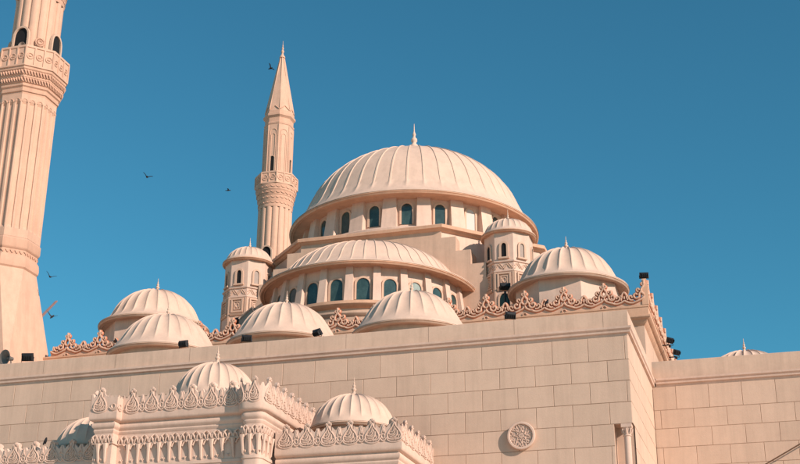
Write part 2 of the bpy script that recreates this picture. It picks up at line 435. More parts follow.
pp.sweep(cp).build('cornice', M['cream'], gw, GL, smooth=30)
PARP = ([(0.06, 14.885), (0.062, 14.90), (0.062, 15.485), (0.05, 15.50), (-0.34, 15.505), (-0.36, 15.485), (-0.36, 14.9)])
ppr = MB(); xs_ = [-60.0]
while xs_[-1] < -8.0: xs_.append(xs_[-1]+3.37)
for i_, xa in enumerate(xs_):
    seg = Path([(xa+0.005, WY), (xs_[i_+1]-0.005, WY)]) if i_ < len(xs_)-1 else Path([(xa+0.005, WY), (WX, WY), (WX, WB)])
    seg.sweep(PARP, ppr)
ppr.build('parapet', M['plaster'], gw, GL, smooth=30)
# corner column in its notch
col = MB(); cc = (-5.46, WY+0.15)
col.lathe([(0.20, GROUND), (0.20, GROUND+0.3), (0.14, GROUND+0.4), (0.135, 4.0), (0.125, 10.78)], 20, (cc[0], cc[1], 0))
cobj = col.build('column', M['cream'], gw, GL, smooth=50)
cap = MB(); cap.lathe([(0.125, 10.78), (0.15, 10.80), (0.15, 10.83), (0.13, 10.85), (0.14, 10.95), (0.175, 11.07), (0.20, 11.10)], 20, (cc[0], cc[1], 0))
cap.box(cc[0]-0.19, cc[0]+0.19, cc[1]-0.19, cc[1]+0.19, 11.10, NZ-0.005)
for k in range(8):
    a = k*pi/4; cap.tube([(cc[0]+0.145*sin(a), cc[1]-0.145*cos(a), 10.88), (cc[0]+0.185*sin(a), cc[1]-0.185*cos(a), 10.98), (cc[0]+0.20*sin(a), cc[1]-0.20*cos(a), 11.05)], 0.03, 5)
cap.build('capital', M['cream'], cobj, smooth=40)
# medallion
mc = (-9.28, WY-0.02, 10.99); md = MB()
R_ = lambda r, a, d: (mc[0]+r*sin(a), mc[1]-d, mc[2]+r*cos(a))
prof = [(0.50, 0.0), (0.515, 0.06), (0.515, 0.17), (0.50, 0.185), (0.44, 0.185), (0.425, 0.17), (0.42, 0.11), (0.02, 0.11)]
md.loft([[R_(r, 2*pi*k/48, d) for k in range(48)] for r, d in prof], closed=True, caps=True)
def mstroke(pts, r, closed=False): md.tube([R_(p, a, 0.125) for p, a in pts], r, 6, closed)
for k in range(8):
    a = k*pi/4
    mstroke([(0.13, a-pi/8), (0.25, a), (0.13, a+pi/8)], 0.022)
    mstroke([(0.25, a), (0.33, a-0.16), (0.40, a), (0.33, a+0.16)], 0.022, True)
    mstroke([(0.26, a+pi/8), (0.34, a+pi/8-0.12), (0.41, a+pi/8)], 0.022)
    mstroke([(0.0, 0), (0.11, a)], 0.016)
    mstroke([(0.38, a+pi/8+0.15), (0.42, a+pi/8+0.24)], 0.03)
mstroke([(0.075, k*pi/5) for k in range(10)], 0.022, True)
md.build('medallion', M['cream'], gw, GL, smooth=40)

# ---- side wall on the right
sw = thing('side_wall', 'beige stone block wall set back at the right edge below a small ribbed dome', 'wall', (8, WB, GROUND))
SL = (-8, -WB, -GROUND)
bl = MB(); gr = MB()
ashlar(bl, gr, (0, WB), (1, 0), (0, -1), WX+0.03, 26.0, -4.26-0.674, 14.68, GROUND)
bl.build('block_face', M['stone'], sw, SL, smooth=0); gr.build('grout_face', M['grout'], sw, SL, smooth=0)
core = MB(); core.box(WX+0.01, 26, WB+0.03, WB+0.9, GROUND, 15.3); core.box(WX+0.01, 26, WB+0.9, 70, 14.6, 15.1)
core.build('wall_core', M['plaster'], sw, SL, smooth=0)
ps = Path([(WX+0.19, WB), (26, WB)])
ps.sweep([(d, z+0.10) for d, z in cp]).build('cornice', M['cream'], sw, SL, smooth=30)
Path([(WX+0.065, WB), (26, WB)]).sweep([(0.06, 14.985), (0.062, 15.0), (0.062, 15.72), (0.05, 15.735), (-0.34, 15.74), (-0.36, 15.72), (-0.36, 15.0)]).build('parapet', M['plaster'], sw, SL, smooth=30)

# ------------------------------------------------------------------ prayer hall
HX0, HX1, HY0, HY1 = -36.25, -5.35, 56.0, 86.4
hall = thing('prayer_hall', 'main hall of the mosque with scrolled roof crest and stepped wall carrying the great dome', 'building', (X0, 71.2, GROUND))
HL = (-X0, -71.2, -GROUND)
b = MB(); b.box(HX0+0.25, HX1-0.25, HY0+0.25, HY1-0.25, GROUND, 18.5)
b.build('wall', M['hallwall'], hall, HL, smooth=0)
hp = Path([(HX0, HY1), (HX0, HY0), (HX1, HY0), (HX1, HY1)])
hp.sweep([(-0.26, 18.15), (-0.22, 18.2), (-0.12, 18.3), (-0.08, 18.40), (0.05, 18.46), (0.08, 18.50), (0.08, 18.58), (0.0, 18.62), (0.0, 18.95), (0.03, 18.97), (0.03, 19.06), (-0.35, 19.07)]).build('cornice', M['peach'], hall, HL, smooth=30)
r_ = MB(); r_.box(HX0+0.2, HX1-0.2, HY0+0.2, HY1-0.2, 18.5, 18.62); r_.build('roof', M['plaster'], hall, HL, smooth=0)
PT = 1.84
pf = Path([(HX0, HY0), (HX1, HY0)])
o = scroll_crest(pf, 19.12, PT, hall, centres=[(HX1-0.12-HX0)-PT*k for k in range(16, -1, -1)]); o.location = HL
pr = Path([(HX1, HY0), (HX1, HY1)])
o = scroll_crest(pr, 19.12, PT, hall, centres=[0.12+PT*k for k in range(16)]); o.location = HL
post = MB(); post.box(HX1-0.24, HX1+0.045, HY0-0.045, HY0+0.24, 19.065, 19.9)
post.loft([[(HX1-0.24, HY0-0.045, 19.902), (HX1+0.045, HY0-0.045, 19.902), (HX1+0.045, HY0+0.24, 19.902), (HX1-0.24, HY0+0.24, 19.902)], [(HX1-0.20, HY0+0.01, 20.32), (HX1-0.01, HY0+0.01, 20.32), (HX1-0.01, HY0+0.20, 20.32), (HX1-0.20, HY0+0.20, 20.32)]])
post.build('corner_post', M['peach'], hall, HL, smooth=0)
# stepped wall behind the half dome
st = MB(); D0, D1 = 62.6, 64.0
out = []
steps = [(4.05, 26.6), (4.86, 26.12), (5.67, 25.28), (6.5, 24.45), (7.0, 23.6)]
poly = []
z_prev = 18.6
L_ = [(X0-7.0, 18.6)]
for hw, z in reversed(steps): L_ += [(X0-hw, z_prev if False else L_[-1][1]), (X0-hw, z)]
Rr = [(2*X0-x, z) for x, z in reversed(L_)]
pol = L_[1:]+Rr[:-1]
# built from butted boxes so that every step has a true top
prev = 18.6
for i, (hw, z) in enumerate(reversed(steps)):
    st.box(X0-hw, X0+hw, D0, D1, prev, z); prev = z
st.build('stepped_wall', M['hallwall'], hall, HL, smooth=0)
# octagonal base of the great dome
CY = 71.2
def octa(front, apo): return [(-front, -apo), (front, -apo), (apo, -front), (apo, front), (front, apo), (-front, apo), (-apo, front), (-apo, -front)]
ob = MB(); ob.prism([(X0+x, CY+y) for x, y in octa(4.0, 8.55)], 18.6, 26.7)
ob.build('octagon_base', M['cream'], hall, HL, smooth=0)
oc = octa(4.05, 8.6); pc = [(X0+x, CY+y) for x, y in oc]
def oct_ring(d):   # offset octagon
    res = []
    n = len(oc)
    for i in range(n):
        a, p, c = oc[i-1], oc[i], oc[(i+1) % n]
        def nm(q, w): dx, dy = w[0]-q[0], w[1]-q[1]; l = hypot(dx, dy); return (dy/l, -dx/l)
        n1, n2 = nm(a, p), nm(p, c); dd = 1+n1[0]*n2[0]+n1[1]*n2[1]
        res.append((X0+p[0]+(n1[0]+n2[0])/dd*d, CY+p[1]+(n1[1]+n2[1])/dd*d))
    return res
oco = MB()
oco.loft([[(x, y, z) for x, y in oct_ring(d)] for d, z in ((-0.15, 26.50), (0.02, 26.52), (0.10, 26.57), (0.16, 26.62), (0.28, 26.64), (0.30, 26.80), (0.26, 26.84), (-1.35, 27.28))], caps=True)
oco.build('octagon_cornice', M['peach'], hall, HL, smooth=0)

# ------------------------------------------------------------------ great dome
mdm = thing('dome', 'great seamed main dome over a ring of arched windows, largest dome of all', 'dome', (X0, CY, 27.3))
Z = -27.3
d_ = MB(); d_.lathe([(6.62, 27.3), (6.62, 29.66)], 110, (0, 0, Z), caps=False); d_.build('drum', M['cream'], mdm, smooth=60)
rb = MB(); rb.lathe([(6.6, 27.3), (7.32, 27.3), (7.34, 27.62), (7.25, 27.70), (6.6, 27.78)], 110, (0, 0, Z), caps=False); rb.build('drum_base', M['cream'], mdm, smooth=40)
NW = 22; PH = radians(12.8)
for k in range(NW):
    a = PH+k*2*pi/NW
    pale = k == 3
    window(mdm, a, 6.63, 28.05+Z, 0.60, 1.28, M['palepane'] if k == 2 else M['glass'], 0.11, 0.07, name='window', sill=False,
           label='window with a pale pane' if k == 2 else None)
    a2 = a+pi/NW
    P = lambda u, d, z: rotz((u, -d, z+Z), a2)
    pil = MB(); pil.loft([[P(-0.44, 6.5, 27.6), P(0.44, 6.5, 27.6), P(0.44, 7.12, 27.6), P(-0.44, 7.12, 27.6)], [P(-0.38, 6.5, 29.64), P(0.38, 6.5, 29.64), P(0.38, 6.84, 29.64), P(-0.38, 6.84, 29.64)]])
    pil.build('buttress', M['cream'], mdm, smooth=0)
eave_ring(mdm, 6.66, 7.66, 29.76+Z, 0.19, M['peach'], 132)
shell(dome_profile(6.83, 5.38, 7.70, 29.76+Z, 0.16), 44, SEAM, 0.043, PH).build('dome_shell', M['dome'], mdm, smooth=32)
finial(mdm, 35.25+Z, 2.55, 0.30)

# ------------------------------------------------------------------ half dome
SY = 62.6
sd = thing('half_dome', 'broad half dome with arched teal windows leaning against the stepped wall below the main dome', 'dome', (X0, SY, 18.6))
Z = -18.6
A0, A1 = -pi/2, pi/2
d_ = MB(); d_.lathe([(5.42, 18.6), (5.42, 20.2), (5.50, 20.25), (5.58, 20.36), (5.58, 20.46), (5.45, 20.48), (5.45, 20.62)], 72, (0, 0, Z), A0, A1, caps=False); d_.build('apse_wall', M['hallwall'], sd, smooth=35)
d_ = MB(); d_.lathe([(5.45, 20.62), (5.58, 20.66), (5.72, 20.74), (5.78, 20.80), (5.78, 20.95), (5.5, 21.05), (5.2, 21.07)], 72, (0, 0, Z), A0, A1, caps=False); d_.build('ledge', M['peach'], sd, smooth=35)
d_ = MB(); d_.lathe([(5.15, 21.0), (5.15, 22.93)], 72, (0, 0, Z), A0, A1, caps=False); d_.build('drum', M['cream'], sd, smooth=60)
for k in range(-5, 6):
    window(sd, k*radians(15), 5.16, 21.16+Z, 0.66, 1.14, M['glassreflect'] if k == 3 else M['glass'], 0.10, 0.07, sill=False, label='arched window with a pale reflection painted into the glass' if k == 3 else None)
for k in range(-6, 6):
    a2 = (k+0.5)*radians(15); P = lambda u, d, z: rotz((u, -d, z+Z), a2)
    pil = MB(); pil.loft([[P(-0.22, 5.0, 21.03), P(0.22, 5.0, 21.03), P(0.22, 5.55, 21.03), P(-0.22, 5.55, 21.03)], [P(-0.18, 5.0, 22.92), P(0.18, 5.0, 22.92), P(0.18, 5.28, 22.92), P(-0.18, 5.28, 22.92)]])
    pil.build('buttress', M['cream'], sd, smooth=0)
eave_ring(sd, 5.2, 5.86, 23.02+Z, 0.17, M['peach'], 80, A0, A1)
shell(dome_profile(4.85, 2.62, 5.9, 23.02+Z, 0.14), 48, SEAM, 0.037, 0.0, A0, A1).build('dome_shell', M['dome'], sd, smooth=32)

# ------------------------------------------------------------------ small domes
def small_dome(loc, label, a, b, re, z_base, z_eave, rd, group, fin=(0.9, 0.10), flutes=24, octagon=False, depth=0.11, th=0.13, eave_m='plaster', name='dome', phase=0.0, t0=0.34):
    t = thing(name, label, 'dome', (loc[0], loc[1], z_base), group=group)
    ze = z_eave-z_base; d_ = MB()
    if octagon: d_.lathe([(rd, -0.05), (rd, ze-th*0.6)], 8, phase=pi/8, caps=False); d_.build('drum', M['cream'], t, smooth=20)
    else: d_.lathe([(rd, -0.05), (rd, ze-th*0.6)], 48, caps=False); d_.build('drum', M['plaster'], t, smooth=60)
    eave_ring(t, rd*(cos(pi/8) if octagon else 1), re-0.03, ze, th, M[eave_m], 72)
    shell(dome_profile(a, b, re, ze, 0.08, 14, t0), flutes, FLUTE, depth, pi/flutes*phase).build('dome_shell', M['dome'], t, smooth=30)
    finial(t, ze+0.10+b-0.04, fin[0], fin[1], M['dome'])
    return t
cd = small_dome((X0+11.26, 59.8), 'fluted corner dome on an octagonal drum at the right end of the hall roof', 2.38, 2.12, 2.98, 18.62, 21.33, 2.62, 'corner domes of the hall', (0.80, 0.11), 24, True, 0.06, 0.15, 'plaster')
dup(cd, (X0-11.26, 59.8, 18.62), 'fluted corner dome on an octagonal drum at the left end of the hall roof')
pd = small_dome((X0, 50.9), 'low fluted dome peeping over the block wall, middle one of three, under the half dome', 2.14, 1.93, 2.60, 15.0, 16.76, 2.20, 'low domes on the gallery roof', (0.70, 0.085), 24, False, 0.05, t0=0.48)
dup(pd, (X0+5.84, 50.9, 15.0), 'low fluted dome peeping over the block wall, right one of three, no floodlight before it')
dup(pd, (X0-5.84, 50.9, 15.0), 'low fluted dome peeping over the block wall, in front of the left corner dome')
dup(pd, (-1.50, 62.2, 14.55), 'dome tip showing above the set-back wall at the far right')
po = small_dome((X0, 44.1), 'fluted dome behind the tall carved crest of the portal centre', 1.54, 1.43, 1.66, 11.5, 12.60, 1.48, 'domes on the portal', (0.75, 0.10), 24, False, 0.045)
pw = small_dome((X0+5.72, 43.8), 'fluted dome behind the crest of the low right portal wing', 1.48, 1.24, 1.60, 10.0, 11.06, 1.42, 'domes on the portal', (0.70, 0.09), 24, False, 0.04)
dup(pw, (X0-4.85, 43.9, 9.85), 'half hidden fluted dome behind the shaded left portal wing')

# ------------------------------------------------------------------ roof turrets
def make_turret(loc, label):
    t = thing('turret', label, 'turret', (loc[0], loc[1], 18.62), group='domed roof turrets beside the great dome')
    Z = -18.62; ap = 1.22; cr = ap/cos(pi/8)
    b = MB(); b.lathe([(cr+0.06, 18.55), (cr+0.06, 23.66), (cr+0.10, 23.69), (cr+0.10, 23.76), (cr+0.02, 23.79), (cr+0.02, 24.20), (cr+0.09, 24.23), (cr+0.10, 24.30), (cr, 24.33), (cr, 25.98)], 8, (0, 0, Z), phase=pi/8, caps=False)
    b.build('body', M['cream'], t, smooth=20)
    band = MB()
    for k in range(8):
        a = k*pi/4; P = lambda u, d, z: rotz((u, -(ap+d), z+Z), a)
        hw = ap*0.414-0.04; n = 4; pts = []
        for i in range(n+1):
            u = -hw+2*hw*i/n; pts.append(P(u, 0.03, 23.84 if i % 2 == 0 else 24.16))
        band.tube(pts, 0.03, 5)
        band.tube([P(u, 0.03, 24.0+0.13*sin(u/hw*2*pi)) for u in [(-hw+2*hw*j/12) for j in range(13)]], 0.028, 5)
        
        # corner strips of the lower storey
        for s_ in (-1, 1):
            u = s_*(hw+0.02); band.loft([[P(u-0.05, 0.0, 18.6), P(u+0.05, 0.0, 18.6), P(u+0.05, 0.10, 18.6), P(u-0.05, 0.10, 18.6)], [P(u-0.05, 0.0, 23.66), P(u+0.05, 0.0, 23.66), P(u+0.05, 0.10, 23.66), P(u-0.05, 0.10, 23.66)]])
    band.build('relief_band', M['frame'], t, smooth=40)
    for k in range(8):
        a = k*pi/4
        window(t, a, ap+0.005, 24.50+Z, 0.28, 0.80, M['void'] if k not in (1,) else M['horn'], 0.11, 0.07, True, True, name='window', label='window closed with a tan shutter' if k == 1 else None)
        P = lambda u, d, z: rotz((u, -(ap+d), z+Z), a)
        pm = MB()
        def fr(u0, u1, z0, z1, w, d):
            for (A, B, C, D) in ((u0, u1, z0, z0+w), (u0, u1, z1-w, z1), (u0, u0+w, z0+w, z1-w), (u1-w, u1, z0+w, z1-w)):
                pm.loft([[P(A, 0.0, C), P(B, 0.0, C), P(B, d, C), P(A, d, C)], [P(A, 0.0, D), P(B, 0.0, D), P(B, d, D), P(A, d, D)]])
        fr(-0.36, 0.36, 22.80, 23.62, 0.09, 0.14); fr(-0.2, 0.2, 22.96, 23.46, 0.05, 0.11)
        pm.tube([P(0.11*cos(q*pi/4), 0.07, 23.21+0.13*sin(q*pi/4)) for q in range(8)], 0.035, 5, True)
        pm.loft([[P(-0.40, 0, 22.62), P(0.40, 0, 22.62), P(0.40, 0.12, 22.62), P(-0.40, 0.12, 22.62)], [P(-0.40, 0, 22.74), P(0.40, 0, 22.74), P(0.40, 0.18, 22.74), P(-0.40, 0.18, 22.74)]])
        pm.build('relief_panel', M['frame'], t, smooth=30)
    # arched doorway to the roof
    window(t, radians(-45)*0, ap+0.05, 18.75+Z, 0.56, 3.72, M['door'], 0.09, 0.08, True, False, name='door')
    eave_ring(t, ap, 1.48, 26.03+Z, 0.12, M['peach'], 8*6)
    shell(dome_profile(1.30, 0.96, 1.50, 26.03+Z, 0.08, 12), 24, FLUTE, 0.032).build('dome_shell', M['dome'], t, smooth=30)
    finial(t, 26.98+Z, 0.75, 0.075, M['dome'])
    return t
tu = make_turret((X0+7.56, 63.5), 'domed octagonal turret at the right of the half dome, its shadow on the stepped wall')
dup(tu, (X0-7.56, 63.5, 18.62), 'domed octagonal turret at the left of the half dome, in front of the far minaret')

# ------------------------------------------------------------------ minarets
def octring(r, z, ph=pi/8, n=8): return [(r*sin(ph+2*pi*k/n), -r*cos(ph+2*pi*k/n), z) for k in range(n)]
def make_minaret(loc, label, drop=0.0):
    t = thing('minaret', label, 'minaret', (loc[0], loc[1], GROUND), group='minarets of the mosque')
    Z = -GROUND
    LO = 0.92+drop       # how far the lower balcony sits below its first guess
    b = MB(); s = 2.34
    b.box(-s, s, -s, s, GROUND+Z, 17.0+Z)
    # square to octagon transition
    sq = [(s, -s), (s, s), (-s, s), (-s, -s)]; r8 = 1.60; oc_ = [(r8*sin(pi/8+k*pi/4), -r8*cos(pi/8+k*pi/4)) for k in range(8)]
    vs = [(x, y, 17.0+Z) for x, y in sq]+[(x, y, 23.35+Z) for x, y in oc_]
    # octagon verts: 0 front-right,1 right-front,2 right-back,3 back-right,4 back-left,5 left-back,6 left-front,7 front-left
    b.add(vs, [(3,0,4+0,4+7), (0,1,4+2,4+1), (1,2,4+4,4+3), (2,3,4+6,4+5), (0,4+1,4+0), (1,4+3,4+2), (2,4+5,4+4), (3,4+7,4+6)])
    b.build('base', M['minaret'], t, smooth=0)
    m_ = MB(); m_.lathe([(1.60, 23.33), (1.68, 23.42), (1.70, 23.6), (1.66, 23.9), (1.58, 24.02), (1.55, 24.06), (1.55, 24.36), (1.62, 24.42), (1.66, 24.5), (1.66, 24.92), (1.60, 25.02), (1.56, 25.05)], 8, (0, 0, Z), phase=pi/8, caps=False)
    for k in range(8):     # wavy relief round the moulding
        a = k*pi/4; ap = 1.55*cos(pi/8); hw = 1.55*sin(pi/8)
        m_.tube([rotz((u, -(ap+0.03), 24.21+Z+0.07*sin(u/hw*5*pi)), a) for u in [(-hw+2*hw*j/40) for j in range(41)]], 0.022, 4)
    m_.build('moulding', M['minaretdeep'], t, smooth=25)
    # lower shaft: octagon with arched flutes
    def fluted_oct(R, z0, z1, nfl, dep, name, mtl):
        sh = MB(); ap = R*cos(pi/8); hw = R*sin(pi/8)
        rings = []
        def ring(z, amt):
            pts = []
            for k in range(8):
                a = k*pi/4
                for i in range(nfl):
                    for f, h in ((0.0, 0), (0.14, 0), (0.22, 1), (0.40, 1.0), (0.60, 1.0), (0.78, 1), (0.86, 0)):
                        u = -hw+2*hw*(i+f)/nfl
                        pts.append(rotz((u, -(ap-dep*h*amt), z+Z), a))
            return pts
        for z, amt in ((z0, 0), (z0+0.45, 0), (z0+0.62, 1), (z1-0.62, 1), (z1-0.45, 0), (z1, 0)): rings.append(ring(z, amt))
        sh.loft(rings, caps=False)
        # rounded heads of the flutes, in relief
        for k in range(8):
            a = k*pi/4
            for i in range(nfl):
                c = -hw+2*hw*(i+0.5)/nfl; w = 2*hw/nfl*0.36
                sh.tube([rotz((c+w*cos(q*pi/6), -(ap+0.005), z1-0.52+Z+w*1.2*sin(q*pi/6)), a) for q in range(7)], 0.035, 5)
        return sh.build(name, mtl, t, smooth=25)
    fluted_oct(1.60, 25.03, 33.35-drop, 3, 0.09, 'lower_shaft', M['minaret'])
    # flare and lower balcony
    zf = lambda z: (33.3+(z-33.5)*0.45 if z < 34.77 else z-0.92)-drop
    rf = lambda r: 1.6+(r-1.6)*0.68
    f_ = MB(); f_.lathe([(rf(r), zf(z)) for r, z in [(1.60, 33.5), (1.62, 33.72), (1.72, 33.80), (1.74, 34.05), (1.68, 34.12), (1.70, 34.35), (1.82, 34.48), (1.84, 34.72), (1.78, 34.76), (1.80, 34.82), (1.90, 34.86), (1.90, 35.12), (1.96, 35.16), (1.96, 35.24), (2.04, 35.28), (2.04, 35.54), (2.14, 35.60), (2.16, 35.72)]], 8, (0, 0, Z), phase=pi/8, caps=False)
    for (R, zc) in ((rf(1.92), 35.0-LO), (rf(2.06), 35.41-LO)):
        ap = R*cos(pi/8); hw = R*sin(pi/8)
        for k in range(8):
            a = k*pi/4; n = 9
            for i in range(n):
                u = -hw+2*hw*(i+0.5)/n
                f_.tube([rotz((u-0.05, -(ap+0.02), zc+0.11+Z), a), rotz((u, -(ap+0.06), zc+Z), a), rotz((u+0.05, -(ap+0.02), zc-0.11+Z), a)], 0.04, 4)
    f_.build('corbel', M['minaretdeep'], t, smooth=25)
    def balcony(R, z0, z1, npan):
        o = MB(); th = 0.12
        o.lathe([(R, z0), (R+0.06, z0+0.03), (R+0.06, z0+0.12), (R, z0+0.14), (R, z1-0.16), (R+0.05, z1-0.13), (R+0.05, z1-0.01), (R+0.03, z1), (R-th, z1), (R-th, z0+0.08), (0.3, z0+0.08)], 8, (0, 0, Z), phase=pi/8, caps=False)
        ap = R*cos(pi/8); hw = R*sin(pi/8); hh = z1-z0
        for k in range(8):
            a = k*pi/4; P = lambda u, d, z: rotz((u, -(ap+d), z+Z), a)
            for i in range(npan+1):
                u = -hw+2*hw*i/npan; w = 0.04
                o.loft([[P(u-w, 0, z0+0.1), P(u+w, 0, z0+0.1), P(u+w, 0.05, z0+0.1), P(u-w, 0.05, z0+0.1)], [P(u-w, 0, z1-0.1), P(u+w, 0, z1-0.1), P(u+w, 0.05, z1-0.1), P(u-w, 0.05, z1-0.1)]])
            for i in range(npan):
                u = -hw+2*hw*(i+0.5)/npan; r = min(hh*0.26, hw/npan*0.66); zc = (z0+z1)/2
                o.tube([P(u+r*cos(q*pi/6), 0.015, zc+r*sin(q*pi/6)) for q in range(12)], 0.035, 5, True)
                o.tube([P(u-r*0.45, 0.01, zc), P(u+r*0.45, 0.01, zc)], 0.05, 5)
        return o.build('balcony', M['minaret'], t, smooth=25)
    balcony(1.99, 35.72-LO, 37.02-LO, 3)
    # middle shaft: sixteen ridges
    def ridged(R, z0, z1, n, dep, name):
        sh = MB(); rings = []
        for z in (z0, z1):
            pts = []
            for k in range(n):
                for f, h in ((0.0, 1), (0.18, 0.92), (0.34, 0.6), (0.42, 0.0), (0.58, 0.0), (0.66, 0.6), (0.82, 0.92)):
                    a = (k+f)*2*pi/n; pts.append(((R-dep*(1-h))*sin(a), -(R-dep*(1-h))*cos(a), z+Z))
            rings.append(pts)
        sh.loft(rings, caps=False); return sh.build(name, M['minaret'], t, smooth=30)
    ridged(1.33, 35.8-LO, 40.2, 16, 0.10, 'middle_shaft')
    for k in range(4):
        window(t, k*pi/2, 1.335, 36.3-LO+Z, 0.80, 2.15, M['void'], 0.12, 0.10, True, False, name='archway')
        ro = MB(); a_ = pi/4+k*pi/2
        for R_2 in (0.24, 0.12): ro.tube([rotz((R_2*cos(q*pi/8), -1.34, 37.62-LO+Z+R_2*sin(q*pi/8)), a_) for q in range(16)], 0.05, 5, True)
        ro.build('roundel', M['minaretdeep'], t, smooth=50)
    # scalloped flare under the upper balcony
    f_ = MB(); f_.lathe([(1.33+(r-1.33)*0.75, z-0.42) for r, z in [(1.33, 40.1), (1.36, 40.3), (1.34, 40.38), (1.36, 40.6), (1.42, 40.68), (1.42, 40.8), (1.46, 41.05), (1.52, 41.1), (1.52, 41.2), (1.58, 41.45), (1.64, 41.5), (1.64, 41.62), (1.70, 41.9), (1.72, 41.95)]], 32, (0, 0, Z), caps=False)
    for R, zc in ((1.35, 40.03), (1.41, 40.46), (1.50, 40.86), (1.58, 41.30)):
        n = 24
        for k in range(n):
            a = 2*pi*k/n; w = pi/n*0.9
            f_.tube([((R+0.005)*sin(a+w*cos(q*pi/4)), -(R+0.005)*cos(a+w*cos(q*pi/4)), zc+Z-0.14*sin(q*pi/4)+0.06) for q in range(5)], 0.032, 4)
    f_.build('upper_corbel', M['minaretdeep'], t, smooth=35)
    balcony(1.66, 41.53, 42.58, 2)
    # upper shaft: octagon with arched panels and openings
    u_ = MB(); R = 1.16; u_.lathe([(R, 41.6), (R, 47.0)], 8, (0, 0, Z), phase=pi/8, caps=False)
    ap = R*cos(pi/8); hw = R*sin(pi/8)
    for k in range(8):
        a = k*pi/4; P = lambda u, d, z: rotz((u, -(ap+d), z+Z), a)
        for w, zt in ((hw*0.66, 46.2), (hw*0.40, 45.9)):
            u_.tube([P(-w, 0.0, 42.7)]+[P(w*cos(pi-q*pi/8), 0.0, zt+w*1.1*sin(q*pi/8)) for q in range(9)]+[P(w, 0.0, 42.7)], 0.045, 5)
        u_.tube([P(-hw, 0.0, 42.6), P(-hw, 0.0, 46.9)], 0.05, 5)
    u_.build('upper_shaft', M['minaret'], t, smooth=25)
    for k in range(4):
        window(t, k*pi/2, ap, 42.45+Z, 0.36, 1.65, M['void'], 0.06, 0.06, True, False, name='archway')
    c_ = MB(); c_.lathe([(r-0.04, z-0.3) for r, z in [(1.14, 47.2), (1.24, 47.28), (1.26, 47.42), (1.18, 47.5), (1.18, 47.85), (1.26, 47.95), (1.34, 48.02), (1.34, 48.2), (1.24, 48.28), (1.22, 48.5), (1.0, 48.52)]], 8, (0, 0, Z), phase=pi/8, caps=False)
    c_.build('cornice', M['minaretdeep'], t, smooth=25)
    sp = MB(); sp.lathe([(1.18, 48.2), (1.14, 48.32), (0.82, 50.3), (0.47, 51.95), (0.20, 53.3), (0.14, 53.7)], 8, (0, 0, Z), phase=pi/8, caps=False)
    for k in range(8):
        a = pi/8+k*pi/4; sp.tube([(1.16*sin(a), -1.16*cos(a), 48.3+Z), (0.16*sin(a), -0.16*cos(a), 53.6+Z)], 0.04, 4)
    for k in range(8):   # drip points round the cone's foot
        a = k*pi/4; sp.tube([rotz((-0.42, -1.10, 48.26+Z), a), rotz((0, -1.03, 48.65+Z), a), rotz((0.42, -1.10, 48.26+Z), a)], 0.04, 4)
    sp.build('spire', M['minaret'], t, smooth=20)
    finial(t, 53.62+Z, 1.55, 0.13, M['minaret'])
    return t
mn = make_minaret((-38.33, 54.8), 'large near minaret with panelled balcony at the left edge, its top cut off')
make_minaret((-36.6, 86.4, GROUND), 'far slender minaret with pointed spire behind the left turret', 1.25)

# ------------------------------------------------------------------ portal
pt = thing('portal', 'carved entrance portal with palmette crests and stalactite frieze projecting from the block wall', 'portal', (X0, 43.4, GROUND))
PL = (-X0, -43.4, -GROUND)
pl = [(-24.25, 46.0), (-24.25, 40.8), (-23.10, 40.8), (-23.10, 41.2), (-18.45, 41.2), (-18.45, 40.8), (-17.30, 40.8), (-17.30, 46.0)]
pl = rounded(pl, {5: 0.37, 6: 0.42}, 5)
pth = Path(pl)
PROF = [(-0.34, 9.0), (-0.34, 10.86), (-0.30, 10.90), (-0.27, 10.96), (-0.30, 11.01), (-0.27, 11.04), (-0.20, 11.08), (-0.17, 11.15), (-0.19, 11.22), (-0.25, 11.26), (-0.26, 11.29), (-0.10, 11.32), (-0.04, 11.36), (-0.02, 11.42), (-0.02, 11.60), (-0.06, 11.63), (-0.5, 11.64)]
INS = 0.62      # how deep wall and mouldings sit behind the crest line
PROF = [(d*INS, z) for d, z in PROF]
bd = MB()
pth.sweep([(d*INS, z) for d, z in [(-0.34, GROUND), (-0.34, 9.62), (-0.28, 9.64), (-0.28, 9.74), (-0.34, 9.76), (-0.34, 10.88)]], bd)
bd.prism([(-23.98, 45.99), (-23.98, 41.1), (-22.9, 41.46), (-18.7, 41.46), (-17.58, 41.15), (-17.58, 45.99)], 11.3, 11.56)
bd.build('wall', M['cream'], pt, PL, smooth=30)
pth.sweep(PROF[1:]).build('cornice', M['cream'], pt, PL, smooth=35)
S_ = pth.s    # runs of carving between the corners of the plan
RUNS = [(S_[0], S_[1]), (S_[1]+0.02, S_[1]+0.82), (S_[3], S_[4]), (S_[5], S_[10]+0.62), (S_[10]+0.62, S_[-1])]
for ua, ub in ((S_[1]+0.82, S_[2]), (S_[2], S_[3]), (S_[4], S_[5])):   # plain links round the inner corners, with a small scroll
    lk = MB(); us = [ua+(ub-ua)*i/8 for i in range(9)]; hs = [0.50+0.10*abs(sin(i*pi/4)) for i in range(9)]
    lk.loft([[pth.at(u, -0.032, 11.6) for u in us], [pth.at(u, -0.032, 11.63+h) for u, h in zip(us, hs)], [pth.at(u, -0.15, 11.63+h) for u, h in zip(us, hs)], [pth.at(u, -0.15, 11.6) for u in us]], closed=False, caps=False)
    uc = (ua+ub)/2
    lk.tube([pth.at(uc+0.09*cos(q*pi/5), -0.02, 11.80+0.09*sin(q*pi/5)) for q in range(10)], 0.03, 5, True)
    lk.tube([pth.at(uc+(q-3)*0.055, -0.015, 11.66+0.012*(q-3)**2) for q in range(7)], 0.03, 5)
    lk.build('crest_link', M['cream'], pt, PL, smooth=40)
for ua, ub in RUNS: palmette_crest(pth, 11.63, 0.91, 0.77, -0.03, 'crest', M['cream'], pt, ua, ub).location = PL
